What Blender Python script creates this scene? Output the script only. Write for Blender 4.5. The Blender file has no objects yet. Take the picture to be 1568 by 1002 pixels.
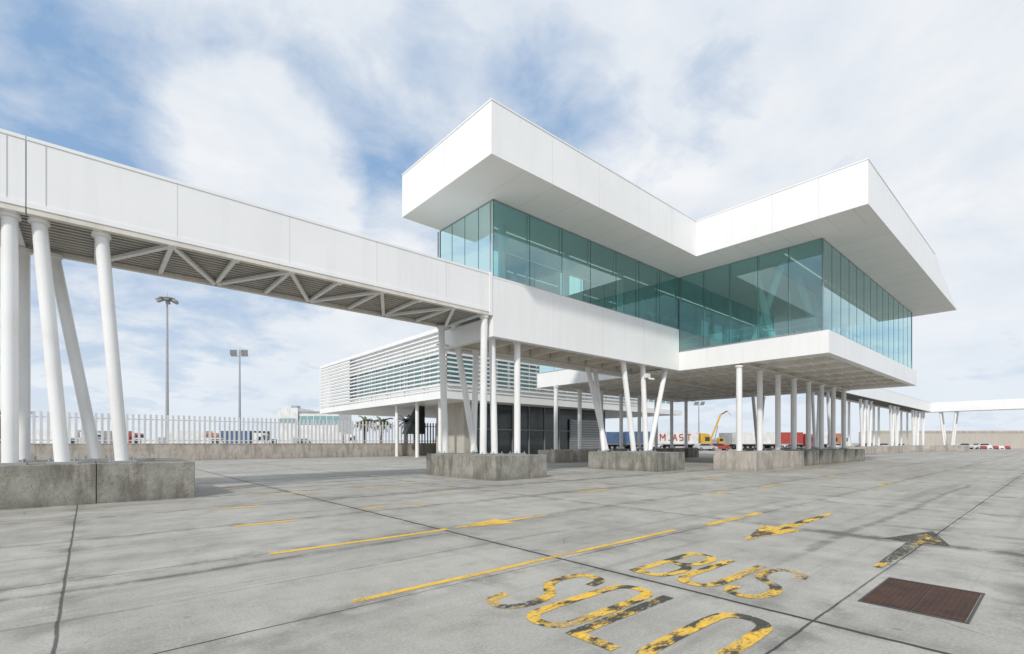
import bpy, math, random, bmesh
from mathutils import Vector, Matrix
random.seed(7)
C, S = 0.753, 0.658
F = 743.0/1568.0
scene = bpy.context.scene

def site(t, d):
    """site survey frame (lateral ratio, distance) -> building grid"""
    return (d*(S + C*t), d*(C - S*t))
def T(u): return (u-784)/743

# ------------------------------------------------------------ materials
def newmat(name):
    m = bpy.data.materials.new(name); m.use_nodes = True
    nt = m.node_tree
    b = nt.nodes['Principled BSDF']
    return m, nt, b
def N(nt, typ, **kw):
    n = nt.nodes.new(typ)
    for k, v in kw.items():
        setattr(n, k, v)
    return n
def L(nt, a, b): nt.links.new(a, b)
def math_n(nt, op, a, b=None, c=None, clamp=False):
    n = nt.nodes.new('ShaderNodeMath'); n.operation = op; n.use_clamp = clamp
    for i, v in enumerate((a, b, c)):
        if v is None: continue
        if isinstance(v, (int, float)): n.inputs[i].default_value = v
        else: nt.links.new(v, n.inputs[i])
    return n.outputs[0]
def mixc(nt, fac, a, b, mode='MIX'):
    n = nt.nodes.new('ShaderNodeMix'); n.data_type = 'RGBA'; n.blend_type = mode
    for sock, v in ((n.inputs[0], fac), (n.inputs[6], a), (n.inputs[7], b)):
        if isinstance(v, (int, float)): sock.default_value = v
        elif isinstance(v, tuple): sock.default_value = v if len(v) == 4 else (*v, 1)
        else: nt.links.new(v, sock)
    return n.outputs[2]
def noise(nt, vec, scale, detail=4, rough=.55, dist=0):
    n = nt.nodes.new('ShaderNodeTexNoise'); n.inputs['Scale'].default_value = scale
    n.inputs['Detail'].default_value = detail; n.inputs['Roughness'].default_value = rough
    n.inputs['Distortion'].default_value = dist
    if vec is not None: nt.links.new(vec, n.inputs['Vector'])
    return n.outputs['Fac']
def ramp(nt, fac, p0, p1):
    n = nt.nodes.new('ShaderNodeMapRange'); n.clamp = True
    nt.links.new(fac, n.inputs[0]); n.inputs[1].default_value = p0; n.inputs[2].default_value = p1
    return n.outputs[0]
def scalev(nt, vec, s):
    n = nt.nodes.new('ShaderNodeVectorMath'); n.operation = 'MULTIPLY'
    nt.links.new(vec, n.inputs[0]); n.inputs[1].default_value = s
    return n.outputs[0]

def grimy(name, col, dark, rough=.45, nscale=.6, amt=.5, streak=True, bump=0.0, metallic=0):
    m, nt, b = newmat(name)
    g = N(nt, 'ShaderNodeNewGeometry').outputs['Position']
    f = ramp(nt, noise(nt, g, nscale, 3), .4, .7)
    if streak:
        f2 = ramp(nt, noise(nt, scalev(nt, g, (3.5, 3.5, .25)), 1.0, 3), .5, .75)
        f = math_n(nt, 'ADD', f, f2, clamp=True)
    f = math_n(nt, 'MULTIPLY', f, amt)
    L(nt, mixc(nt, f, col, dark), b.inputs['Base Color'])
    b.inputs['Roughness'].default_value = rough
    b.inputs['Metallic'].default_value = metallic
    if bump:
        bn = N(nt, 'ShaderNodeBump'); bn.inputs['Strength'].default_value = bump
        bn.inputs['Distance'].default_value = .02
        L(nt, noise(nt, g, 14, 4, .65), bn.inputs['Height']); L(nt, bn.outputs[0], b.inputs['Normal'])
    return m
M = {}
M['white'] = grimy('white_panel', (.87,.87,.865), (.77,.77,.755), .35, .35, .4)
M['whitecol'] = grimy('white_column_paint', (.85,.85,.84), (.66,.65,.62), .35, .8, .4)
M['picket'] = grimy('fence_paint', (.66,.67,.67), (.52,.52,.51), .4, .8, .5)
M['soffit'] = grimy('soffit_panel', (.86,.85,.83), (.77,.76,.73), .6, .4, .4, False)
M['beam'] = grimy('beam_paint', (.74,.70,.63), (.52,.48,.42), .5, .9, .5)
M['seam'] = grimy('panel_seam', (.58,.58,.57), (.48,.48,.47), .6, 1, .5, False)
M['dark'] = grimy('dark_gap', (.06,.06,.06), (.1,.1,.1), .7, 1, .5, False)
M['louver'] = grimy('louver_grey', (.56,.53,.48), (.42,.39,.36), .5, 1, .5, False)
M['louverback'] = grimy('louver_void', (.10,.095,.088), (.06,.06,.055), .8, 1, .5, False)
M['steel'] = grimy('galvanised_steel', (.42,.43,.44), (.3,.3,.3), .4, 2, .5, False, 0, .5)
M['darkglass'] = grimy('door_glass_dark', (.035,.045,.048), (.06,.07,.07), .08, 1, .3, False)
M['floor'] = grimy('interior_floor', (.60,.61,.60), (.50,.51,.50), .2, 1, .3, False)
M['interior'] = grimy('interior_wall', (.42,.46,.46), (.32,.36,.36), .6, .3, .5, False)
M['beige'] = grimy('beige_wall', (.52,.48,.42), (.38,.35,.30), .8, .5, .6, True, .2)
M['farwall'] = grimy('far_wall', (.50,.46,.41), (.40,.37,.32), .9, .08, .6, True)
M['shutter'] = grimy('shutter_grey', (.25,.25,.25), (.18,.18,.18), .6, .5, .6)
M['tyre'] = grimy('tyre_rubber', (.02,.02,.02), (.04,.04,.04), .8, 2, .5, False)
M['trunk'] = grimy('palm_trunk', (.16,.11,.07), (.08,.06,.04), .9, 6, .7, False, .6)
M['frond'] = grimy('palm_frond', (.08,.12,.04), (.15,.13,.05), .6, 3, .9, False)
for nm, c in dict(red=(.42,.07,.06), blue=(.09,.15,.27), yellow=(.70,.42,.05), lorrywhite=(.75,.75,.74), green=(.07,.17,.14), orange=(.5,.20,.09), grey=(.36,.36,.36), navy=(.04,.05,.09), silver=(.5,.5,.5)).items():
    M[nm] = grimy('paint_'+nm, c, tuple(x*.6 for x in c), .4, .8, .5)

def concrete_block(name, c0, c1, c2):
    m, nt, b = newmat(name)
    g = N(nt, 'ShaderNodeNewGeometry').outputs['Position']
    a = ramp(nt, noise(nt, g, 1.6, 7, .7), .40, .60)
    col = mixc(nt, a, c0, c1)
    st = ramp(nt, noise(nt, scalev(nt, g, (2.2,2.2,.5)), 1.2, 6, .7), .47, .60)
    col = mixc(nt, math_n(nt, 'MULTIPLY', st, .7), col, c2)
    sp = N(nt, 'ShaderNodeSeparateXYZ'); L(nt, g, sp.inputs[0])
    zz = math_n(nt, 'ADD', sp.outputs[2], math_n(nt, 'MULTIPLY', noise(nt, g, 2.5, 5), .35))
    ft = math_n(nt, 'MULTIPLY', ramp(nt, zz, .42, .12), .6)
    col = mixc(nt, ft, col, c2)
    pits = ramp(nt, noise(nt, g, 26, 2, .6), .60, .68)
    col = mixc(nt, math_n(nt, 'MULTIPLY', pits, .6), col, tuple(x*.35 for x in c1))
    L(nt, col, b.inputs['Base Color']); b.inputs['Roughness'].default_value = .9
    bn = N(nt, 'ShaderNodeBump'); bn.inputs['Strength'].default_value = .6; bn.inputs['Distance'].default_value = .03
    L(nt, noise(nt, g, 9, 5, .7), bn.inputs['Height']); L(nt, bn.outputs[0], b.inputs['Normal'])
    return m
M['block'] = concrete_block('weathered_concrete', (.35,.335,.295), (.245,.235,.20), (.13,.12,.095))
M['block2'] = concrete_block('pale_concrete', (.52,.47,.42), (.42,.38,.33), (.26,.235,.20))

def glassm(name, tint, refl=.06, mult=1.5, gc=(.68,.90,.91)):
    m, nt, b = newmat(name); nt.nodes.remove(b)
    out = nt.nodes['Material Output']
    tr = N(nt, 'ShaderNodeBsdfTransparent'); tr.inputs[0].default_value = (*tint, 1)
    gl = N(nt, 'ShaderNodeBsdfGlossy'); gl.inputs['Color'].default_value = (*gc,1); gl.inputs['Roughness'].default_value = .01
    fr = N(nt, 'ShaderNodeFresnel'); fr.inputs[0].default_value = 1.5
    fac = math_n(nt, 'ADD', math_n(nt, 'MULTIPLY', fr.outputs[0], mult), refl, clamp=True)
    mx = N(nt, 'ShaderNodeMixShader'); L(nt, fac, mx.inputs[0]); L(nt, tr.outputs[0], mx.inputs[1]); L(nt, gl.outputs[0], mx.inputs[2])
    L(nt, mx.outputs[0], out.inputs[0])
    return m
M['glass'] = glassm('teal_glass', (.45,.76,.75), .19, 1.9)
M['backglass'] = glassm('teal_glass_rear', (.66,.90,.90), .03, 1.0)
M['mullion'] = grimy('glass_joint', (.05,.09,.09), (.04,.07,.07), .4, 1, .3, False)
m, nt, b = newmat('lit_tube'); b.inputs['Base Color'].default_value = (.9,.9,.85,1)
b.inputs['Emission Color'].default_value = (1,.97,.85,1); b.inputs['Emission Strength'].default_value = .5; M['tube'] = m

def ground_mat():
    m, nt, b = newmat('concrete_apron')
    g = N(nt, 'ShaderNodeNewGeometry').outputs['Position']
    sp = N(nt, 'ShaderNodeSeparateXYZ'); L(nt, g, sp.inputs[0]); x, y = sp.outputs[0], sp.outputs[1]
    nmid = noise(nt, g, 1.6, 7, .68)
    nbig = noise(nt, g, .30, 6, .62)
    nfine = noise(nt, g, 38, 3, .65)
    wob = math_n(nt, 'MULTIPLY', math_n(nt, 'SUBTRACT', nmid, .5), .045)
    xx = math_n(nt, 'ADD', x, wob); yy = math_n(nt, 'ADD', y, wob)
    def joint(c, off, per):
        f = math_n(nt, 'DIVIDE', math_n(nt, 'SUBTRACT', c, off), per)
        fr = math_n(nt, 'FRACT', math_n(nt, 'ADD', f, .5))
        dist = math_n(nt, 'MULTIPLY', math_n(nt, 'ABSOLUTE', math_n(nt, 'SUBTRACT', fr, .5)), per)
        return dist, math_n(nt, 'FLOOR', f)
    dx, ix = joint(xx, -.2, 5.1); dy, iy = joint(yy, 4.55, 3.05)
    cmb = N(nt, 'ShaderNodeCombineXYZ'); L(nt, ix, cmb.inputs[0]); L(nt, iy, cmb.inputs[1])
    wn = N(nt, 'ShaderNodeTexWhiteNoise'); wn.noise_dimensions = '2D'; L(nt, cmb.outputs[0], wn.inputs['Vector'])
    def over(base, fac, k, col): return mixc(nt, math_n(nt, 'MULTIPLY', fac, k) if k != 1 else fac, base, col)
    base = mixc(nt, ramp(nt, nbig, .38, .62), (.455,.438,.398), (.345,.331,.298))
    base = over(base, wn.outputs[0], .20, (.25,.24,.215))
    base = over(base, ramp(nt, nmid, .50, .66), .50, (.225,.215,.19))
    base = over(base, ramp(nt, nmid, .46, .34), .30, (.52,.505,.465))
    base = over(base, ramp(nt, nfine, .50, .66), .32, (.18,.172,.155))
    base = over(base, ramp(nt, nfine, .44, .34), .30, (.56,.55,.51))
    for sc, p0, p1, k in (((.07,1.1,1), .54, .68, .50), ((.06,4.0,1), .56, .69, .32), ((1.1,.08,1), .58, .72, .34)):
        base = over(base, ramp(nt, noise(nt, scalev(nt, g, sc), 1.0, 5, .62, .4), p0, p1), k, (.155,.148,.13))
    wig = math_n(nt, 'MULTIPLY', math_n(nt, 'SUBTRACT', noise(nt, g, .22, 1), .5), .6)
    brk = ramp(nt, nmid, .36, .54)
    def band(c, pos, w, lim, lo, hi, k, base, col=(.105,.10,.09)):
        d = math_n(nt, 'ABSOLUTE', math_n(nt, 'SUBTRACT', math_n(nt, 'ADD', c, wig), pos))
        f = math_n(nt, 'MULTIPLY', ramp(nt, d, w, w*.3), ramp(nt, lim, lo, lo+1.2))
        f = math_n(nt, 'MULTIPLY', f, ramp(nt, lim, hi, hi-1.2))
        f = math_n(nt, 'MULTIPLY', f, brk)
        return over(base, f, k, col)
    base = band(x, 9.9, .30, y, -8, 3.9, .85, base)
    base = band(x, 11.6, .2, y, -8, 3.0, .5, base)
    base = band(y, 7.12, .10, x, -8, 5.3, .85, base)
    base = band(y, 5.95, .05, x, -8, 9, .4, base)
    base = band(y, 2.5, .12, x, 7, 26, .6, base)
    base = band(y, .15, .5, x, 5.5, 12, .75, base)
    base = band(y, 13.9, .45, x, 4, 30, .5, base)
    base = band(x, 1.1, .35, y, 2.8, 4.6, .65, base)
    vor = N(nt, 'ShaderNodeTexVoronoi'); vor.inputs['Scale'].default_value = 1.1; L(nt, g, vor.inputs['Vector'])
    sp2 = math_n(nt, 'MULTIPLY', ramp(nt, vor.outputs['Distance'], .055, .015), ramp(nt, nbig, .48, .56))
    base = over(base, sp2, .6, (.06,.058,.055))
    hal = math_n(nt, 'MINIMUM', dx, dy)
    h = math_n(nt, 'MULTIPLY', ramp(nt, hal, .30, 0.0), ramp(nt, nmid, .42, .60))
    base = over(base, h, .6, (.13,.125,.11))
    j1 = ramp(nt, dx, .018, .009); j2 = ramp(nt, dy, .015, .007)
    j2 = math_n(nt, 'MULTIPLY', j2, math_n(nt, 'ADD', math_n(nt, 'MULTIPLY', ramp(nt, nbig, .42, .54), .45), .52))
    md = math_n(nt, 'ABSOLUTE', math_n(nt, 'SUBTRACT', math_n(nt, 'ADD', xx, math_n(nt,'MULTIPLY',wob,.6)), 4.9))
    j3 = ramp(nt, md, .034, .018)
    j = math_n(nt, 'MAXIMUM', math_n(nt, 'MAXIMUM', math_n(nt, 'MULTIPLY', j1, .8), j2), j3)
    base = over(base, j, 1, (.035,.033,.03))
    v2 = N(nt, 'ShaderNodeTexVoronoi'); v2.feature = 'DISTANCE_TO_EDGE'; v2.inputs['Scale'].default_value = .13
    nd = N(nt, 'ShaderNodeTexNoise'); nd.inputs['Scale'].default_value = 1.2; nd.inputs['Detail'].default_value = 4; L(nt, g, nd.inputs['Vector'])
    va = N(nt, 'ShaderNodeVectorMath'); va.operation = 'MULTIPLY_ADD'; L(nt, nd.outputs['Color'], va.inputs[0]); va.inputs[1].default_value = (.9,.9,0); L(nt, g, va.inputs[2])
    L(nt, va.outputs[0], v2.inputs['Vector'])
    cr = math_n(nt, 'MULTIPLY', ramp(nt, v2.outputs['Distance'], .0012, .0004), ramp(nt, nbig, .56, .60))
    base = over(base, cr, .6, (.07,.065,.06))
    L(nt, base, b.inputs['Base Color'])
    L(nt, math_n(nt, 'ADD', math_n(nt, 'MULTIPLY', nmid, .3), .62), b.inputs['Roughness'])
    bn = N(nt, 'ShaderNodeBump'); bn.inputs['Strength'].default_value = .4; bn.inputs['Distance'].default_value = .01
    L(nt, math_n(nt, 'SUBTRACT', nfine, math_n(nt, 'MULTIPLY', j, 2.0)), bn.inputs['Height']); L(nt, bn.outputs[0], b.inputs['Normal'])
    return m
M['ground'] = ground_mat()

def road_paint(name, darkbias, wear):
    m, nt, b = newmat(name)
    g = N(nt, 'ShaderNodeNewGeometry').outputs['Position']
    d = ramp(nt, noise(nt, scalev(nt, g, (1.0,2.2,1)), 1.6, 6, .68), darkbias-.03, darkbias+.03)
    c = mixc(nt, ramp(nt, noise(nt, g, 9, 4), .35, .65), (.82,.50,.035), (.64,.42,.10))
    c = mixc(nt, d, c, (.06,.06,.045))
    L(nt, c, b.inputs['Base Color']); b.inputs['Roughness'].default_value = .7
    tr = N(nt, 'ShaderNodeBsdfTransparent'); mx = N(nt, 'ShaderNodeMixShader')
    w = math_n(nt, 'ADD', math_n(nt,'MULTIPLY', noise(nt, scalev(nt, g, (5,11,1)), 3.2, 6, .8), .62), math_n(nt,'MULTIPLY', noise(nt, g, 1.1, 3, .6), .38))
    w = ramp(nt, w, wear, wear+.05)
    L(nt, w, mx.inputs[0]); L(nt, b.outputs[0], mx.inputs[1]); L(nt, tr.outputs[0], mx.inputs[2])
    L(nt, mx.outputs[0], nt.nodes['Material Output'].inputs[0])
    return m
M['letter'] = road_paint('worn_road_lettering', .515, .525)
M['line'] = road_paint('worn_yellow_line', .80, .535)
M['faint'] = road_paint('faded_yellow_line', .66, .50)
M['arrowp'] = road_paint('worn_arrow', .53, .53)
M['arrowd'] = road_paint('blacked_out_arrow', .42, .51)

# ------------------------------------------------------------ mesh builder
class MB:
    def __init__(s): s.v=[]; s.f=[]; s.m=[]; s.mats=[]; s.sm=[]
    def mi(s, m):
        if m not in s.mats: s.mats.append(m)
        return s.mats.index(m)
    def add(s, vs, fs, m, smooth=False):
        o=len(s.v); s.v += [tuple(p) for p in vs]
        k=s.mi(m)
        for f in fs: s.f.append([i+o for i in f]); s.m.append(k); s.sm.append(smooth)
    def box(s, x0,x1,y0,y1,z0,z1,m):
        vs=[(x0,y0,z0),(x1,y0,z0),(x1,y1,z0),(x0,y1,z0),(x0,y0,z1),(x1,y0,z1),(x1,y1,z1),(x0,y1,z1)]
        s.add(vs,[(0,3,2,1),(4,5,6,7),(0,1,5,4),(1,2,6,5),(2,3,7,6),(3,0,4,7)],m)
    def prism(s, poly, z0, z1, m, ztop=None):
        n=len(poly); vs=[(p[0],p[1],z0) for p in poly]+[(p[0],p[1],z1) for p in (ztop or poly)]
        fs=[tuple(range(n-1,-1,-1)),tuple(range(n,2*n))]+[(i,(i+1)%n,(i+1)%n+n,i+n) for i in range(n)]
        s.add(vs,fs,m)
    def beam(s, a, b, w, h, m):
        a=Vector(a); b=Vector(b); d=(b-a).normalized()
        up=Vector((0,0,1)) if abs(d.z)<.95 else Vector((1,0,0))
        r=d.cross(up).normalized()*w/2; u=r.cross(d).normalized()*h/2
        vs=[a-r-u,a+r-u,a+r+u,a-r+u,b-r-u,b+r-u,b+r+u,b-r+u]
        s.add(vs,[(0,1,2,3),(7,6,5,4),(0,4,5,1),(1,5,6,2),(2,6,7,3),(3,7,4,0)],m)
    def cyl(s, a, b, r0, r1, m, n=20):
        a=Vector(a); b=Vector(b); d=(b-a).normalized()
        up=Vector((0,0,1)) if abs(d.z)<.95 else Vector((1,0,0))
        p=d.cross(up).normalized(); q=p.cross(d).normalized()
        vs=[a+(p*math.cos(i*2*math.pi/n)+q*math.sin(i*2*math.pi/n))*r0 for i in range(n)]
        vs+=[b+(p*math.cos(i*2*math.pi/n)+q*math.sin(i*2*math.pi/n))*r1 for i in range(n)]
        s.add(vs,[(i,(i+1)%n,(i+1)%n+n,i+n) for i in range(n)],m,True)
        s.add(vs,[tuple(range(n-1,-1,-1)),tuple(range(n,2*n))],m)
    def obj(s, name, parent=None, bevel=0, loc=None, rot=0):
        me=bpy.data.meshes.new(name); me.from_pydata(s.v,[],s.f)
        for m in s.mats: me.materials.append(M[m])
        me.polygons.foreach_set('material_index', s.m); me.polygons.foreach_set('use_smooth', s.sm); me.update()
        bm=bmesh.new(); bm.from_mesh(me); bmesh.ops.recalc_face_normals(bm, faces=bm.faces); bm.to_mesh(me); bm.free()
        o=bpy.data.objects.new(name, me); scene.collection.objects.link(o)
        if parent: o.parent=parent
        if loc: o.location=loc
        o.rotation_euler[2]=rot
        if bevel:
            b=o.modifiers.new('bevel','BEVEL'); b.width=bevel; b.segments=2; b.limit_method='ANGLE'
        return o
def empty(name):
    e=bpy.data.objects.new(name,None); e.empty_display_size=.5; scene.collection.objects.link(e); return e

# ------------------------------------------------------------ ground
g=MB(); g.add([(-2500,-2500,0),(2500,-2500,0),(2500,2500,0),(-2500,2500,0)],[(0,1,2,3)],'ground'); g.obj('ground')

# ------------------------------------------------------------ pavilion
ZR0, ZR1 = 12.4, 14.45
pav=empty('passenger_boarding_pavilion')
r=MB()
polyb=[(11.35,14.15),(26.55,14.15),(26.55,5.92),(53.3,5.92),(53.3,32),(26.55,32),(26.55,21.0),(11.35,21.0)]
polyt=[(11.35,14.15),(26.55,14.15),(26.55,5.92),(43.5,5.92),(43.5,32),(26.55,32),(26.55,21.0),(11.35,21.0)]
n=8
vs=[(p[0],p[1],ZR0) for p in polyb]+[(p[0],p[1],ZR1) for p in polyt]
r.add(vs,[tuple(range(7,-1,-1))],'soffit')
r.add(vs,[tuple(range(8,16))]+[(i,(i+1)%n,(i+1)%n+n,i+n) for i in range(n)],'white')
r.obj('roof',pav)
s=MB()
e=.003
for x in [14.6,17.7,20.8,23.9]: s.box(x,x+.009,14.15-e,14.15,ZR0,ZR1,'seam')
for y in [17.4,19.3]: s.box(11.35-e,11.35,y,y+.009,ZR0,ZR1,'seam')
for y in [7.9,10.0,12.1]: s.box(26.55-e,26.55,y,y+.009,ZR0,ZR1,'seam')
for x in [29.6,32.6,35.6,38.6,41.6]: s.box(x,x+.009,5.92-e,5.92,ZR0,ZR1,'seam')
s.box(11.33,26.53,14.13,14.15-e*2,ZR1-.05,ZR1+.012,'white'); s.box(11.33,11.35-e*2,14.15,21.0,ZR1-.05,ZR1+.012,'white')
s.box(26.53,26.55-e*2,5.92,14.12,ZR1-.05,ZR1+.012,'white'); s.box(26.53,43.4,5.9,5.92-e*2,ZR1-.05,ZR1+.012,'white')
for k in range(1,9): s.box(11.35+1.75*k,11.35+1.75*k+.015,14.2,16.6,ZR0-e,ZR0,'seam')
for k in range(1,14): s.box(29.3+1.75*k,29.3+1.75*k+.015,5.97,8.4,ZR0-e,ZR0,'seam')
for k in range(0,7): s.box(26.6,29.0,6.5+1.1*k,6.5+1.1*k+.015,ZR0-e,ZR0,'seam')
s.obj('roof_trim',pav)

w=MB()
x0,x1,y0,y1=13.49,29.1,16.7,21.1
w.box(x0,x1,y0,y0+.3,6.31,8.96,'white')
w.box(x0,x0+.3,y0+.302,y1-.302,6.31,7.2,'white'); w.box(x0,x1,y1-.3,y1,6.31,8.5,'white')
w.box(x0+.302,x1,y0+.302,y1-.302,7.1,7.5,'floor')
X0,X1,Y0,Y1=29.1,51.6,8.18,30.0
w.box(X0,X1,Y0,Y0+.4,6.3,7.5,'white'); w.box(X0,X0+.4,Y0+.402,y0-.002,6.3,7.5,'white')
w.box(X0,X0+.4,y1+.002,Y1,6.3,7.5,'white')
w.box(X1-.4,X1,Y0+.402,Y1,6.3,7.5,'white'); w.box(X0+.402,X1-.402,Y1-.4,Y1,6.3,7.5,'white')
w.box(X0+.402,X1-.402,Y0+.402,Y1-.402,6.9,7.4,'floor')
w.obj('parapet_band',pav)
s=MB()
for x in [17.3,21.2,25.1]: s.box(x,x+.009,y0-e,y0,6.31,8.96,'seam')
for y in [10.4,12.6,14.8]: s.box(X0-e,X0,y,y+.009,6.3,7.5,'seam')
for k in range(1,8): s.box(X0+2.95*k,X0+2.95*k+.009,Y0-e,Y0,6.3,7.5,'seam')
s.box(x0-.01,x1-.01,y0-.012,y0-e,8.90,8.972,'white')
s.obj('band_trim',pav)
u=MB()
u.box(X0+.402,X1-.402,Y0+.402,Y1-.402,6.55,6.6,'soffit')
for k in range(1,8):
    u.box(29.1+2.95*k-.12, 29.1+2.95*k+.12, Y0+.41, Y1-.41, 6.33, 6.549,'beam')
yy=Y0+.8
while yy<Y1-.5: u.box(X0+.41,X1-.41,yy,yy+.05,6.47,6.548,'soffit'); yy+=.8
for yy in (12.9,20.2,27.6):
    u.box(X0+.41,X1-.41,yy-.15,yy+.15,6.22,6.328,'beam')
u.obj('underside_soffit',pav)
u=MB()
u.box(x0+.31,x1,y0+.31,y1-.31,7.03,7.09,'beam')
for yy in (17.3,20.3):
    u.box(x0-.6 if yy>20 else x0+.35,x1,yy-.12,yy+.12,6.40,6.44,'beam'); u.box(x0+.35,x1,yy-.03,yy+.03,6.44,6.98,'beam'); u.box(x0+.35,x1,yy-.12,yy+.12,6.98,7.02,'beam')
x=14.3
while x<29:
    u.box(x-.09,x+.09,17.43,20.17,6.55,7.0,'beam'); x+=1.62
u.obj('underside_beams',pav)

gl=MB(); mu=MB()
def glazing(ax, c, a0, a1, z0, z1, n, mat='glass', ends=True):
    st=(a1-a0)/n
    for i in range(n):
        p,q=a0+i*st+.010,a0+(i+1)*st-.010
        if ax=='x': gl.add([(p,c,z0),(q,c,z0),(q,c,z1),(p,c,z1)],[(0,1,2,3)],mat)
        else: gl.add([(c,p,z0),(c,q,z0),(c,q,z1),(c,p,z1)],[(0,1,2,3)],mat)
    for i in range(n+1):
        if i in (0,n) and not ends: continue
        p=a0+i*st
        wd_=.011 if mat=='glass' else .03
        if ax=='x': mu.box(p-wd_,p+wd_,c-.01,c+.01,z0,z1,'mullion')
        else: mu.box(c-.01,c+.01,p-wd_,p+wd_,z0,z1,'mullion')
        o_=.16 if c<25 or ax=='y' and c<40 else -.16
        if ax=='x': mu.box(p-.02,p+.02,c+o_,c+o_+.07,z0,z1,'steel')
        else: mu.box(c+o_,c+o_+.07,p-.02,p+.02,z0,z1,'steel')
    if ax=='x': mu.box(a0,a1,c-.03,c+.03,z0,z0+.05,'steel'); mu.box(a0,a1,c-.03,c+.03,z1-.05,z1-.003,'steel')
    else: mu.box(c-.03,c+.03,a0+.031,a1-.031,z0,z0+.05,'steel'); mu.box(c-.03,c+.03,a0+.031,a1-.031,z1-.05,z1-.003,'steel')
glazing('x',16.75,13.53,29.1,8.97,12.4,7)
glazing('y',13.53,16.75,21.05,8.0,12.4,4,'glass',False)
glazing('x',21.05,13.53,29.1,8.52,12.4,7,'backglass')
glazing('y',29.14,8.5,16.7,7.52,12.4,5,'glass')
glazing('y',29.14,21.1,29.8,7.52,12.4,5,'glass')
glazing('x',8.5,29.14,51.5,7.52,12.4,14,'glass',False)
glazing('y',51.5,8.5,29.8,7.52,12.4,12,'backglass')
glazing('x',29.8,29.14,51.5,7.52,12.4,14,'backglass',False)
gl.obj('glazing',pav); mu.obj('glass_joints',pav)

it=MB()
for x,y in ((15.6,18.6),(20.5,18.8),(25.6,18.8)): it.cyl((x,y,7.5),(x,y,12.39),.2,.2,'whitecol')
for (a,b) in (((31.2,11.6),(31.2,12.8)),((31.4,13.1),(31.4,11.2)),((35,10.2),(35,11.6)),((38,13),(38,11)),((42,13),(42,11.3)),((46,13),(46,11.3)),((34,20),(34,22)),((40,22),(40,20)),((46,20),(46,22))):
    it.cyl((a[0],a[1],7.4),(b[0],b[1],12.39),.2,.2,'whitecol')
for y in (10.6,19): it.box(30,51,y,y+.04,12.36,12.39,'tube')
it.box(14,28.9,18.9,18.94,12.36,12.39,'tube')
it.box(36,47,23.5,25.5,7.41,10.2,'interior'); it.box(21,25,20.3,20.8,7.51,9.6,'interior')
it.box(30.5,33,14.5,15.3,7.41,8.6,'interior')
for k in range(7):
    xx=32+2.6*k
    it.box(xx,xx+1.8,11.0,11.5,7.8,7.86,'grey'); it.box(xx,xx+1.8,11.5,11.54,7.86,8.25,'grey')
    for q in (xx+.2,xx+1.6): it.box(q,q+.05,11.2,11.3,7.4,7.8,'steel')
for z in (8.0,8.4): it.box(29.5,51.2,8.85,8.89,z,z+.04,'steel'); it.box(29.5,29.54,8.9,16.6,z,z+.04,'steel')
it.obj('interior_fitout',pav)

def col(mb,a,b,r=.16,z0=1.07):
    mb.cyl((a[0],a[1],z0),b,r,r,'whitecol',24)
    mb.box(a[0]-.3,a[0]+.3,a[1]-.3,a[1]+.3,z0-.02,z0+.035,'steel')
    for sx in (-.24,.24):
        for sy in (-.24,.24): mb.cyl((a[0]+sx,a[1]+sy,z0+.03),(a[0]+sx,a[1]+sy,z0+.12),.022,.022,'steel',8)
    mb.cyl((b[0],b[1],b[2]-.10),(b[0],b[1],b[2]),r*1.35,r*1.35,'whitecol',24)
cb=MB()
for k in range(8):
    x=29.3+2.95*k
    col(cb,(x,12.9),(x,12.9,6.2),.17); col(cb,(x-.4,27.6),(x-.4,27.6,6.2),.17,1.01)
for a,b in (((13.9+.15,17.3),(13.9,17.3,6.4)),((15.45,17.3),(15.45,17.3,6.4)),((15.1,20.2),(14.1,20.3,6.4)),((15.0,20.2),(15.25,20.3,6.4)),
            ((25.8,17.0),(25.7,17.2,6.4)),((26.0,16.9),(28.3,17.2,6.4)),((24.5,17.0),(23.7,17.2,6.4)),((24.35,18.9),(24.2,20.3,6.4)),((24.1,18.9),(24.95,20.3,6.4))):
    col(cb,a,b,.155)
cb.box(25.55,25.85,16.75,17.0,5.55,5.8,'whitecol'); cb.cyl((25.7,16.75,5.5),(25.7,16.4,5.42),.06,.06,'whitecol',12)
for x in (50,):
    col(cb,(x,20.2),(x-1.1,20.2,6.2),.15); col(cb,(x+.35,20.2),(x+1.4,20.2,6.2),.15)
cb.obj('columns',pav)

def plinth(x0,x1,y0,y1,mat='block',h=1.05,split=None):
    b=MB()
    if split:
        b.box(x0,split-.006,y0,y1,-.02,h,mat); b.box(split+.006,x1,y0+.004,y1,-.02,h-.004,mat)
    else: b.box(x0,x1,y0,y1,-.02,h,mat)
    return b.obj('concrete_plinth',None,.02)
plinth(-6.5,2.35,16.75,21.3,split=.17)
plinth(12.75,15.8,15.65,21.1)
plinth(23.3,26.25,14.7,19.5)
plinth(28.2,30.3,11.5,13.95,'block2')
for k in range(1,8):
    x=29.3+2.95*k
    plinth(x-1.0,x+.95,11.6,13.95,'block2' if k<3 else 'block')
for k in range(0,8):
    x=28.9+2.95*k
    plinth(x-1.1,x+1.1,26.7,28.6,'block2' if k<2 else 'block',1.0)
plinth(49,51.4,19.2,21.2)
b=MB()
for yy in (17.9,18.6): b.box(-4.5,-1.8,yy,yy+.12,1.052,1.13,'steel')
b.box(-.2,1.6,18.9,19.0,1.052,1.12,'steel'); b.obj('steel_rails')

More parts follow.
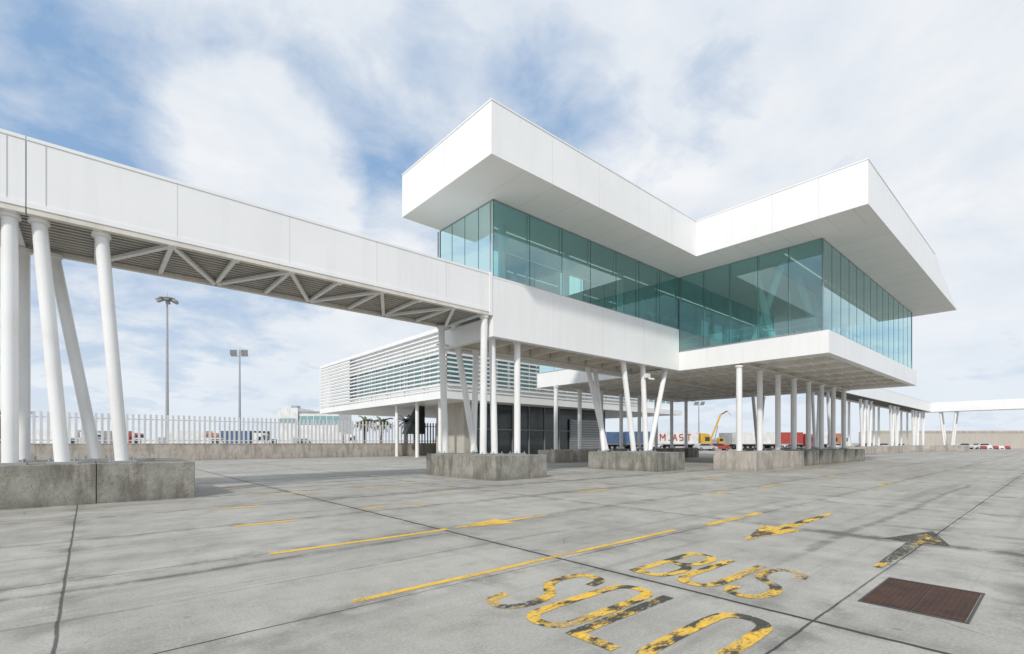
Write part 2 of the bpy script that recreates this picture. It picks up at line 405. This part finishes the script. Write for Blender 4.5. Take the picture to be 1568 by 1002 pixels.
# ------------------------------------------------------------ elevated walkway
def walkway(name, X0, X1, cols, ya=16.76, yb=20.2, z0=7.36, z1=9.08, detail=True):
    e0=empty(name)
    b=MB()
    b.box(X0,X1,ya,ya+.12,z0,z1,'white'); b.box(X0,X1,yb-.12,yb,z0,z1,'white')
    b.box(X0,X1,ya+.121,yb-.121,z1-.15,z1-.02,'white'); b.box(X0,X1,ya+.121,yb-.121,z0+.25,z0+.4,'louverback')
    b.box(X0,X1,ya-.02,ya-.001,z0,z0+.13,'white'); b.box(X0,X1,ya-.02,ya-.001,z1-.07,z1+.015,'white')
    b.obj('walkway_shell',e0)
    if detail:
        s=MB()
        for x in [X0+3.05*i for i in range(1,int((X1-X0)/3.05)+1)]: s.box(x,x+.009,ya-.004,ya,z0+.131,z1-.071,'seam')
        s.obj('panel_seams',e0)
        t=MB()
        t.box(X0,X1,ya+.002,ya+.20,z0-.14,z0-.002,'beam'); t.box(X0,X1,yb-.20,yb-.002,z0-.14,z0-.002,'beam')
        x=1.82-1.62*8; k=0
        while x<X1:
            if x>X0:
                t.box(x-.06,x+.06,ya+.21,yb-.21,z0-.12,z0-.02,'whitecol')
                t.box(x-.10,x+.10,ya+.02,ya+.30,z0-.16,z0-.141,'whitecol')
                nx=x+1.62
                if nx<X1+.5:
                    a=(x,ya+.15,z0-.10) if k%2==0 else (x,yb-.15,z0-.10)
                    bb=(nx,yb-.15,z0-.10) if k%2==0 else (nx,ya+.15,z0-.10)
                    t.beam(a,bb,.13,.09,'whitecol')
            x+=1.62; k+=1
        y=ya+.3
        while y<yb-.25:
            t.box(X0,X1,y,y+.10,z0+.02,z0+.06,'louver'); y+=.25
        t.obj('underside_bracing',e0)
    c=MB()
    for a,bt in cols: col(c,a,(bt[0],bt[1],z0-.14),.155)
    if cols: c.obj('walkway_columns',e0)
    return e0
wk=walkway('elevated_walkway',-1.13,13.46,
    [((-.5,17.2),(-.93,17.1)),((.71,17.25),(.27,17.1)),((.19,20.0),(-.78,19.95)),
     ((13.35,17.25),(13.22,17.0)),((13.3,20.2),(12.85,19.9))])
walkway('elevated_walkway',-26,-1.155,[((-1.45,17.2),(-1.45,17.1)),((-1.42,20.0),(-1.42,19.95)),((-5.2,17.2),(-5.2,17.1))])
j=MB(); j.box(-1.154,-1.131,16.80,20.1,7.4,9.0,'steel')
for x in (-1.48,-.80): j.box(x,x+.014,16.75,16.76,7.5,9.0,'seam')
j.obj('expansion_joint',wk)
j=MB(); j.box(13.30,13.46,16.70,16.739,7.22,9.12,'white'); j.obj('end_frame',wk)

cl=[]
for x in (58,63,76,79,92,95,108,111,116):
    cl += [((x,17.6),(x-.8,17.6)),((x+.7,17.6),(x+1.4,17.6)),((x,19.8),(x,19.8))]
walkway('elevated_walkway',51.7,119,cl,detail=False)
fw=empty('elevated_walkway'); b=MB()
b.box(119.02,122.2,-70,20.2,7.36,9.08,'white')
y=14
while y>-60:
    for dx in (0.4,2.6): col(b,(119.2+dx,y),(119.2+dx,y-.6,7.3)); col(b,(119.2+dx,y+1),(119.2+dx,y+1.6,7.3))
    y-=18
b.obj('walkway_shell',fw)
for x in (60,77.5,93.5,109.5): plinth(x-3,x+3,17,20.6,'block2')
for y in (14,-4,-22): plinth(118.8,122.8,y-2,y+3,'block2')

# ------------------------------------------------------------ terminal building
m_,nt_,b_=newmat('terminal_glass'); b_.inputs['Base Color'].default_value=(.18,.34,.36,1); b_.inputs['Roughness'].default_value=.05; b_.inputs['IOR'].default_value=2.0; M['tglass']=m_
tb=empty('terminal_building')
b=MB()
TX,TY=25.9,39.6
b.box(TX,70,TY,73,12.5,12.9,'white'); b.box(TX,70,TY,73,5.9,6.6,'white')
b.box(TX+.9,69,TY+.9,72,6.6,7.6,'white'); b.box(TX+.9,69,TY+.9,72,10.6,12.5,'white')
b.obj('slabs_and_spandrels',tb)
b=MB(); b.box(TX+1.1,68.8,TY+1.1,71.8,7.6,10.6,'tglass')
y=TY+1
while y<72: b.box(TX+1.0,TX+1.09,y,y+.12,7.6,10.6,'white'); y+=1.6
x=TX+1
while x<69: b.box(x,x+.12,TY+1.0,TY+1.09,7.6,10.6,'white'); x+=1.6
b.box(TX+.98,TX+1.0,TY+1,72,9.9,10.0,'white')
b.obj('window_wall',tb)
b=MB()
z=6.75
while z<12.4:
    b.box(TX,TX+.14,TY,73,z,z+.15,'white')
    b.box(TX+.15,60,TY,TY+.14,z,z+.15,'white')
    z+=.44
y=TY
while y<73: b.box(TX+.2,TX+.3,y,y+.1,6.6,12.5,'whitecol'); y+=4.1
x=TX+.3
while x<60: b.box(x,x+.1,TY+.2,TY+.3,6.6,12.5,'whitecol'); x+=4.1
z=6.9
while z<12.3: b.box(TX-.05,TX-.01,62,73,z,z+.20,'white'); z+=.44
b.obj('sun_louvres',tb)
b=MB()
b.box(30,30.3,42,47.5,0,5.9,'beige'); b.box(30.302,31.6,42,42.3,0,5.9,'beige')
b.box(31.6,54,42.15,50,0,5.9,'darkglass')
for x in (31.6,34.2,36.8,39.4,42.0,44.6): b.box(x,x+.14,42.02,42.14,0,5.9,'shutter')
b.box(31.6,54,42.03,42.13,3.0,3.15,'shutter')
b.box(46.5,52.5,41.9,42.02,0,4.6,'shutter')
zz=.2
while zz<4.5: b.box(46.55,52.45,41.87,41.899,zz,zz+.12,'steel'); zz+=.32
for k in range(3):
    yy=42+4.6*k
    b.cyl((27,yy,0),(27,yy,5.9),.2,.2,'whitecol')
b.prism([(27.5,50),(30,50),(30,51),(27.5,51)],2.6,5.9,'darkglass',[(29.3,50),(30,50),(30,51),(29.3,51)])
b.obj('ground_floor_core',tb)

fe=empty('boundary_fence'); b=MB(); b.box(-60,38,52,52.3,0,1.45,'block2'); b.box(-60,38,51.97,52.33,1.45,1.53,'block2')
b.obj('fence_wall',fe)
b=MB(); x=-60
while x<38:
    b.box(x,x+.17,52.12,52.16,1.53,4.0+.03*random.random(),'picket'); x+=.40
b.box(-60,38,52.161,52.20,1.75,1.83,'picket'); b.box(-60,38,52.161,52.20,3.55,3.63,'picket')
b.obj('fence_pickets',fe)

# ------------------------------------------------------------ small things
def mast(t,d,H,lamps):
    X,Y=site(t,d); b=MB(); b.cyl((0,0,0),(0,0,H),.22,.10,'steel',16); b.box(-.4,.4,-.4,.4,0,.3,'block')
    if lamps=='ring':
        b.cyl((0,0,H-.25),(0,0,H-.15),.9,.9,'steel',20)
        for i in range(6):
            a=i*math.pi/3; c,s_=math.cos(a),math.sin(a)
            b.beam((c*.5,s_*.5,H-.3),(c*1.25,s_*1.25,H-.55),.5,.2,'grey')
        b.cyl((0,0,H-.1),(0,0,H+.7),.04,.02,'steel',8)
    else:
        b.box(-1.3,1.3,-.08,.08,H-.9,H-.78,'steel')
        for sx in (-.95,.75):
            for q in (0,.55):
                b.beam((sx+q-.2,-.15,H-.75),(sx+q-.05,-.45,H+.05),.48,.24,'grey')
        b.cyl((0,0,H),(0,0,H+.3),.03,.03,'steel',8)
    return b.obj('floodlight_mast',None,0,(X,Y,0),-math.radians(41.1))
mast(-.7106,62,20.2,'ring'); mast(-.5612,76,16.0,'row'); mast(.385,130,12.5,'row')

def wheels(b,xs,w,r=.5):
    for x in xs:
        for s_ in (-1,1):
            b.cyl((x,s_*w,r),(x,s_*(w-.3),r),r,r,'tyre',18); b.cyl((x,s_*(w+.01),r),(x,s_*(w-.05),r),r*.5,r*.5,'steel',12)
def truck(t,d,rot,box,cab,ln=12,h=2.7,name='lorry'):
    X,Y=site(t,d); b=MB()
    z=1.25
    b.box(-ln/2,ln/2,-1.25,1.25,z,z+h,box)
    i=-ln/2+.3
    while i<ln/2-.2:
        b.box(i,i+.08,-1.28,-1.251,z+.1,z+h-.1,box); i+=.6
    b.box(-ln/2,ln/2,-.5,.5,.8,z-.002,'dark')
    b.box(-ln/2+.002,ln/2,-1.29,-1.25,z-.06,z+.08,'grey')
    wheels(b,[-ln/2+1.2,-ln/2+2.4,-ln/2+3.6,ln/2-1],1.25)
    if cab:
        c0=ln/2+.5
        pts=[(c0,.7),(c0+2.2,.7),(c0+2.25,1.8),(c0+2.0,3.2),(c0+1.5,3.5),(c0,3.6)]
        n=len(pts); vs=[(p[0],-1.22,p[1]) for p in pts]+[(p[0],1.22,p[1]) for p in pts]
        b.add(vs,[tuple(range(n)),tuple(range(2*n-1,n-1,-1))]+[(i,(i+1)%n,(i+1)%n+n,i+n) for i in range(n)],cab)
        b.box(c0+.9,c0+1.9,-1.235,-1.221,1.9,2.8,'darkglass'); b.box(c0+.9,c0+1.9,1.221,1.235,1.9,2.8,'darkglass')
        b.add([(c0+2.255,-1.05,1.95),(c0+2.255,1.05,1.95),(c0+2.05,1.05,3.05),(c0+2.05,-1.05,3.05)],[(0,1,2,3)],'darkglass')
        b.box(c0-.6,c0+2.0,-.5,.5,.6,1.0,'dark'); wheels(b,[c0+1.3,c0-.3],1.2)
    return b.obj(name,None,0,(X,Y,0),rot-math.radians(41.1))
def car(t,d,rot,colr):
    X,Y=site(t,d); b=MB()
    pts=[(-2.1,.35),(2.1,.35),(2.15,.75),(1.2,.95),(.5,1.42),(-1.3,1.45),(-2.0,1.0),(-2.15,.8)]
    n=len(pts); vs=[(p[0],-.85,p[1]) for p in pts]+[(p[0],.85,p[1]) for p in pts]
    b.add(vs,[tuple(range(n)),tuple(range(2*n-1,n-1,-1))]+[(i,(i+1)%n,(i+1)%n+n,i+n) for i in range(n)],colr)
    for s_ in (-1,1):
        y=s_*.856
        b.add([(-1.7,y,.98),(.95,y,.98),(.42,y,1.36),(-1.2,y,1.38)],[(0,1,2,3)],'darkglass')
    b.add([(1.17,-.7,.98),(1.17,.7,.98),(.56,.7,1.40),(.56,-.7,1.40)],[(0,1,2,3)],'darkglass')
    wheels(b,[-1.3,1.3],.87,.32)
    b.obj('parked_car',None,0,(X,Y,0),rot-math.radians(41.1))
def van(t,d,rot,colr):
    X,Y=site(t,d); b=MB()
    pts=[(-2.9,.45),(2.8,.45),(2.85,1.1),(2.2,1.45),(1.5,2.45),(-2.8,2.6),(-2.9,2.4)]
    n=len(pts); vs=[(p[0],-1,p[1]) for p in pts]+[(p[0],1,p[1]) for p in pts]
    b.add(vs,[tuple(range(n)),tuple(range(2*n-1,n-1,-1))]+[(i,(i+1)%n,(i+1)%n+n,i+n) for i in range(n)],colr)
    for s_ in (-1,1):
        b.add([(.3,s_*1.006,1.45),(1.95,s_*1.006,1.45),(1.4,s_*1.006,2.25),(.3,s_*1.006,2.25)],[(0,1,2,3)],'darkglass')
    b.add([(2.19,-.85,1.5),(2.19,.85,1.5),(1.62,.85,2.32),(1.62,-.85,2.32)],[(0,1,2,3)],'darkglass')
    wheels(b,[-1.9,1.8],1.02,.36)
    b.obj('parked_van',None,0,(X,Y,0),rot-math.radians(41.1))
for u,d,rot,bx,cb_,ln in (
  (948,108,0,'blue',None,6),(975,104,0,'blue','lorrywhite',5),(938,122,.1,'orange','red',8),
  (1034,104,0,'lorrywhite','yellow',9),(1120,118,.05,'grey','orange',5),
  (1155,112,0,'lorrywhite','lorrywhite',9),(1205,112,0,'red','red',6),(1240,118,0,'lorrywhite','orange',7),(1265,125,0,'orange','lorrywhite',6),
  (1345,170,0,'lorrywhite',None,12),(1190,140,0,'green',None,12),
  (365,98,0,'blue','lorrywhite',6),(392,100,0,'navy',None,5),(95,92,0,'lorrywhite','lorrywhite',8),(165,98,0,'grey','red',8),(290,99,0,'lorrywhite','orange',8),(500,112,0,'lorrywhite','lorrywhite',8)):
    truck(T(u),d,rot,bx,cb_,ln,2.7)
for u,d,cx in ((225,92,'lorrywhite'),(130,84,'silver'),(325,90,'lorrywhite'),(430,96,'lorrywhite'),(458,99,'silver')): van(T(u),d,random.choice((0,.2,math.pi)),cx)
X,Y=site(T(1034),104)
b=MB()
def bar(x0_,z0_,x1_,z1_,w_=.22): b.beam((x0_,-1.30,z0_),(x1_,-1.30,z1_),.02,w_,'red')
bar(-3.6,2,-3.6,3.4); bar(-3.6,3.4,-3.1,2.5); bar(-3.1,2.5,-2.6,3.4); bar(-2.6,3.4,-2.6,2)
bar(-1.9,2.1,-1.6,2.1)
bar(-.9,2,-.5,3.4); bar(-.5,3.4,-.1,2); bar(-.75,2.5,-.25,2.5)
bar(1.2,3.3,.5,3.3); bar(.5,3.3,.5,2.7); bar(.5,2.7,1.2,2.7); bar(1.2,2.7,1.2,2.1); bar(1.2,2.1,.5,2.1)
bar(2,3.3,2.9,3.3); bar(2.45,3.3,2.45,2)
b.obj('trailer_lettering',None,0,(X,Y,0),-math.radians(41.1))
for u,d,cx in ((1372,120,'lorrywhite'),(1352,128,'silver'),(1325,122,'navy'),(1500,118,'lorrywhite'),(1475,124,'silver'),(1080,96,'silver'),(1100,98,'red'),(60,80,'navy'),(190,84,'red'),(410,90,'silver'),(260,86,'navy'),(480,92,'grey'),(1284,110,'lorrywhite')):
    car(T(u),d,random.choice((0,.1,math.pi)),cx)
X,Y=site(T(1092),118); b=MB()
b.box(-3.4,3.4,-1.3,1.3,.9,1.4,'yellow'); wheels(b,[-2.7,-1.4,1.4,2.7],1.3,.5); b.box(-2,.6,-1.1,1.1,1.4,2.3,'grey'); b.box(.9,2.0,-1.1,0,1.4,2.8,'yellow'); b.box(1.1,1.9,-1.12,-1.101,1.9,2.6,'darkglass')
b.beam((-.6,0,2.3),(1.9,0,8.6),.34,.34,'yellow'); b.beam((1.9,0,8.4),(3.4,0,9.3),.25,.25,'dark'); b.beam((.4,.25,2.1),(1.2,.1,5.6),.16,.16,'steel'); b.beam((3.35,0,9.3),(4.3,0,8.3),.12,.16,'yellow')
b.obj('mobile_crane',None,0,(X,Y,0),-math.radians(41.1))
b=MB(); b.box(-22,150,-1,1,0,4.6,'farwall'); b.box(-22,150,-1.1,-1.001,4.3,4.9,'block2')
X,Y=site(T(1440),135); b.obj('harbour_wall',None,0,(X,Y,0),-math.radians(41.1))
b=MB(); b.box(-160,0,-1,1,0,3.2,'farwall'); X,Y=site(T(1290),190); b.obj('harbour_wall',None,0,(X,Y,0),-math.radians(41.1))
for i,u in enumerate((1506,1515,1524,1533,1542)):
    X,Y=site(T(u),117); b=MB(); mt='red' if i%2==0 else 'lorrywhite'
    b.prism([(-.7,-.3),(.7,-.3),(.7,.3),(-.7,.3)],0,.8,mt,[(-.65,-.1),(.65,-.1),(.65,.1),(-.65,.1)]); b.box(-.4,.4,-.34,-.2,.1,.3,'dark')
    b.obj('traffic_barrier',None,.03,(X,Y,0),-math.radians(41.1))
b=MB()
b.box(-6,-1,-5,5,0,10.2,'lorrywhite'); b.box(-1,9,-4.5,5,0,9.2,'lorrywhite'); b.box(-1,9.02,-4.52,-4.501,6.0,8.2,'tglass'); b.box(-5.5,-1.5,-5.02,-5.001,6.5,7.6,'tglass')
for k in range(6): b.box(-.5+1.6*k,-.35+1.6*k,-4.6,-4.521,6.0,8.2,'lorrywhite')
b.box(-4,-2.5,-2,0,10.2,11,'grey'); b.box(-.9,8.9,-4.7,-4.521,9.0,9.35,'grey')
X,Y=site(T(475),125); b.obj('port_office_building',None,0,(X,Y,0),-math.radians(41.1))
b=MB(); b.box(-9,3,-3,3,0,5.2,'block2'); b.box(-9,3,-3.03,-3.001,2.6,4.6,'tglass'); b.box(-9.3,3.3,-3.4,3.3,5.2,5.5,'lorrywhite')
X,Y=site(T(-30),58); b.obj('guard_kiosk',None,0,(X,Y,0),-math.radians(41.1))

def palm(X,Y,H,sc=1.0):
    b=MB(); rr=random.Random(int(X*13+H*7))
    prev=Vector((0,0,0))
    for i in range(8):
        nx=Vector((.05*i,.02*i,H*(i+1)/8)); b.cyl(prev,nx,.20-.008*i,.23-.008*i,'trunk',10); prev=nx
    for k in range(30):
        az=rr.uniform(0,6.28); el=rr.uniform(-.1,1.3); ln=rr.uniform(1.6,2.3)*sc
        p=prev.copy(); dirv=Vector((math.cos(az)*math.cos(el),math.sin(az)*math.cos(el),math.sin(el)))
        for sgm in range(9):
            q=p+dirv*ln/9; side=dirv.cross(Vector((0,0,1))).normalized()
            for sd in (-1,1):
                for f in (.0,.5):
                    a=p.lerp(q,f); wl=.45*(1-.08*sgm)
                    tip=a+side*sd*wl+dirv*.25+Vector((0,0,-.15-.1*rr.random()))
                    b.add([a,a+dirv*.09,tip],[(0,1,2)],'frond')
            b.add([p-side*.03,p+side*.03,q+side*.03,q-side*.03],[(0,1,2,3)],'frond')
            p=q; dirv=(dirv+Vector((0,0,-.20))).normalized()
    b.obj('palm_tree',None,0,(X,Y,0))
for u_,d_,h_,s_ in ((556,57.5,4.0,.75),(583,58.8,3.9,.7),(621,60.3,4.1,.9),(634,62,3.8,.7)):
    X,Y=site(T(u_),d_); palm(X,Y,h_,s_)

# ------------------------------------------------------------ road markings
ZP=.004
def ribbon(mb,pts,w,m,closed=False,z=ZP):
    n=len(pts); Lf=[];Rt=[]
    for i in range(n):
        if closed: a=pts[(i-1)%n]; c=pts[(i+1)%n]
        else: a=pts[max(i-1,0)]; c=pts[min(i+1,n-1)]
        d=Vector((c[0]-a[0],c[1]-a[1])).normalized(); nrm=Vector((-d.y,d.x))*w/2
        k=1.0
        if 0<i<n-1 or closed:
            d1=Vector((pts[i][0]-pts[i-1][0],pts[i][1]-pts[i-1][1]))
            if d1.length>0:
                k=1/max(.6,abs(d1.normalized().dot(d)))
        Lf.append((pts[i][0]+nrm.x*k,pts[i][1]+nrm.y*k,z)); Rt.append((pts[i][0]-nrm.x*k,pts[i][1]-nrm.y*k,z))
    vs=Lf+Rt; fs=[(i,i+1,i+1+n,i+n) for i in range(n-1)]
    if closed: fs.append((n-1,0,n,2*n-1))
    mb.add(vs,fs,m)
def smooth(p,closed=False,k=6):
    out=[];n=len(p)
    rng=range(n) if closed else range(n-1)
    for i in rng:
        g=lambda j:Vector(p[j%n]) if closed else Vector(p[min(max(j,0),n-1)])
        a,b_,c,d=g(i-1),g(i),g(i+1),g(i+2)
        for s_ in range(k):
            t=s_/k; out.append(tuple(.5*((2*b_)+(c-a)*t+(2*a-5*b_+4*c-d)*t*t+(3*b_-a-3*c+d)*t**3)))
    if not closed: out.append(p[-1])
    return out
GL={'S':[(smooth([(.97,.80),(.86,.95),(.5,1),(.14,.95),(.02,.77),(.16,.60),(.5,.5),(.84,.40),(.98,.22),(.86,.05),(.5,0),(.14,.05),(.03,.20)]),False)],
 'O':[(smooth([(.5,1),(.88,.95),(1,.78),(1,.22),(.88,.05),(.5,0),(.12,.05),(0,.22),(0,.78),(.12,.95)],True),True)],
 'L':[([(0,1),(0,.5),(0,0.03)],False),([(-.12,.03),(.5,.03),(1,.03)],False)],
 'U':[(smooth([(0,1),(0,.6),(0,.22),(.14,.05),(.5,0),(.86,.05),(1,.22),(1,.6),(1,1)]),False)],
 'B':[([(0,-.03),(0,.5),(0,1.03)],False),(smooth([(0,1),(.5,1),(.86,.93),(.95,.76),(.84,.58),(.5,.52),(0,.52)]),False),(smooth([(.5,.50),(.88,.44),(1,.26),(.88,.06),(.5,0),(0,0)]),False)]}
def word(txt,x0,ys,W,H):
    b=MB(); zz=ZP
    for ch,y in zip(txt,ys):
        for pl,cl in GL[ch]:
            ribbon(b,[(x0+q*H,y-p*W) for p,q in pl],.125,'letter',cl,zz); zz+=.0006
    b.obj('road_lettering')
word('SOLO',3.03,(3.92,3.30,2.72,2.12),.42,1.5)
word('BUS',5.15,(3.56,3.0,2.45),.40,1.42)
def line(x0,x1,y,w=.11,m='line',name='painted_line'):
    b=MB(); n=max(2,int((x1-x0)*2)); ribbon(b,[(x0+(x1-x0)*i/n,y+.008*math.sin(i*1.3)) for i in range(n+1)],w,m); b.obj(name)
line(2.0,8.1,4.72,.10); line(1.95,5.0,7.52,.13); line(2.1,3.2,10.45,.16)
for x0_,x1_,y in ((2.1,3.3,13.4),(4.9,6.8,11.2),(3.6,5.6,16.2),(3.0,4.4,19.4),(8.2,9.2,13.3),(12,13.5,10.4),(14.5,16,7.3),(18,20,7.2),(22,24,4.6),(26,28,7.4),(6.6,9.8,16.2),(20,22,10.5),(1.8,4,22.5),(2,5,26),(9,11.5,4.6)): line(x0_,x1_,y,.17,'faint')
def arrow(x_tail,x_tip,y,hw,hl,m,w=.10):
    b=MB(); s_=1 if x_tip>x_tail else -1; xb=x_tip-s_*hl
    b.add([(x_tail,y-w/2,ZP),(xb,y-w,ZP),(xb,y+w,ZP),(x_tail,y+w/2,ZP)],[(0,1,2,3)],m)
    b.add([(xb,y-hw,ZP+.001),(x_tip,y,ZP+.001),(xb,y+hw,ZP+.001)],[(0,1,2)],m)
    b.obj('road_arrow')
arrow(12.6,8.1,3.5,.36,1.7,'arrowp',.13); arrow(7.6,11.5,1.6,.42,1.5,'arrowd'); arrow(7.6,5.1,7.55,.33,1.3,'line',.08)

m,nt,b_=newmat('rusty_plate'); g_=N(nt,'ShaderNodeNewGeometry').outputs['Position']
ch=N(nt,'ShaderNodeTexVoronoi'); ch.inputs['Scale'].default_value=22; ch.inputs['Randomness'].default_value=.0; L(nt,g_,ch.inputs['Vector'])
dm=ramp(nt,ch.outputs['Distance'],.45,.25)
cc=mixc(nt,ramp(nt,noise(nt,g_,5,6),.35,.7),(.085,.043,.03),(.045,.030,.025)); cc=mixc(nt,math_n(nt,'MULTIPLY',dm,.5),cc,(.12,.075,.055))
L(nt,cc,b_.inputs['Base Color']); b_.inputs['Roughness'].default_value=.8; b_.inputs['Specular IOR Level'].default_value=.25
bn=N(nt,'ShaderNodeBump'); bn.inputs['Strength'].default_value=.6; bn.inputs['Distance'].default_value=.01; L(nt,dm,bn.inputs['Height']); L(nt,bn.outputs[0],b_.inputs['Normal'])
M['plate']=m
b=MB(); b.box(5.88,7.1,.60,.97,0,.012,'plate'); b.box(5.88,7.1,.98,1.36,0,.012,'plate')
b.box(5.84,5.87,.57,1.39,0,.008,'dark'); b.box(7.11,7.14,.57,1.39,0,.008,'dark'); b.box(5.871,7.109,.57,.59,0,.008,'dark'); b.box(5.871,7.109,1.37,1.39,0,.008,'dark')
b.obj('access_cover')

# ------------------------------------------------------------ light, sky
sd=Vector((-1.15,-.62,1)).normalized()
sun=bpy.data.lights.new('sun','SUN'); sun.energy=2.6; sun.angle=math.radians(3.0); sun.color=(1,.965,.91)
so=bpy.data.objects.new('sun',sun); scene.collection.objects.link(so); so.rotation_euler=(-sd).to_track_quat('-Z','Y').to_euler(); so.location=(-30,-20,40)
wd=bpy.data.worlds.new('World'); scene.world=wd; wd.use_nodes=True; nt=wd.node_tree
bg=nt.nodes['Background']; bg.inputs[1].default_value=.115
sky=N(nt,'ShaderNodeTexSky'); sky.sky_type='NISHITA'; sky.sun_disc=False; sky.sun_elevation=math.asin(sd.z); sky.sun_rotation=math.atan2(sd.x,sd.y)
tc=N(nt,'ShaderNodeTexCoord').outputs['Generated']
nz=N(nt,'ShaderNodeVectorMath',operation='NORMALIZE'); L(nt,tc,nz.inputs[0]); dv=nz.outputs[0]
sp=N(nt,'ShaderNodeSeparateXYZ'); L(nt,dv,sp.inputs[0]); z=sp.outputs[2]
zc=math_n(nt,'ADD',math_n(nt,'MAXIMUM',z,0),.22)
cm=N(nt,'ShaderNodeCombineXYZ'); L(nt,math_n(nt,'DIVIDE',sp.outputs[0],zc),cm.inputs[0]); L(nt,math_n(nt,'DIVIDE',sp.outputs[1],zc),cm.inputs[1])
cp=cm.outputs[0]
n1=noise(nt,cp,1.5,7,.52,.25); n2=noise(nt,cp,5.0,6,.6,.3)
dens=math_n(nt,'ADD',math_n(nt,'MULTIPLY',n1,.62),math_n(nt,'MULTIPLY',n2,.38))
def hole(u,v,rad,amt,dens):
    t=T(u); q=Vector((S+C*t,C-S*t,(678-v)/743)).normalized()
    dt=N(nt,'ShaderNodeVectorMath',operation='DOT_PRODUCT'); L(nt,dv,dt.inputs[0]); dt.inputs[1].default_value=q
    f=ramp(nt,dt.outputs['Value'],math.cos(math.radians(rad)),1.0)
    return math_n(nt,'SUBTRACT',dens,math_n(nt,'MULTIPLY',f,amt))
for u_,v_,rad,amt in ((130,170,24,.19),(240,220,12,.10),(590,150,10,.10),(520,240,8,.07),(870,150,9,.20),(1120,100,7,.12),(400,275,10,-.32),(340,40,16,-.12),(750,40,18,-.08),(1350,150,32,-.12),(200,450,25,-.05)):
    dens=hole(u_,v_,rad,amt,dens)
mask=ramp(nt,dens,.29,.52)
mask=math_n(nt,'ADD',math_n(nt,'MULTIPLY',mask,.93),.07)
haze=ramp(nt,z,.40,.0)
mask=math_n(nt,'MAXIMUM',mask,math_n(nt,'MULTIPLY',haze,.92))
shade=ramp(nt,math_n(nt,'ADD',math_n(nt,'MULTIPLY',noise(nt,cp,2.1,6,.6,.2),.7),math_n(nt,'MULTIPLY',dens,.3)),.38,.62)
cl=mixc(nt,shade,(6.0,6.6,7.4),(7.9,8.05,8.25))
cl=mixc(nt,ramp(nt,z,.30,0.0),cl,(6.7,7.3,8.0))
skyc=mixc(nt,.75,sky.outputs[0],(2.3,4.0,6.5))
L(nt,mixc(nt,mask,skyc,cl),bg.inputs[0])

cam=bpy.data.cameras.new('camera'); cam.sensor_width=36; cam.lens=36*F; cam.shift_y=177/1568; cam.clip_end=6000; cam.clip_start=.1
co=bpy.data.objects.new('camera',cam); scene.collection.objects.link(co); co.location=(0,0,1.6); co.rotation_euler=(math.radians(90),0,-math.atan2(S,C)); scene.camera=co
scene.view_settings.view_transform='Standard'; scene.view_settings.look='None'; scene.view_settings.exposure=0
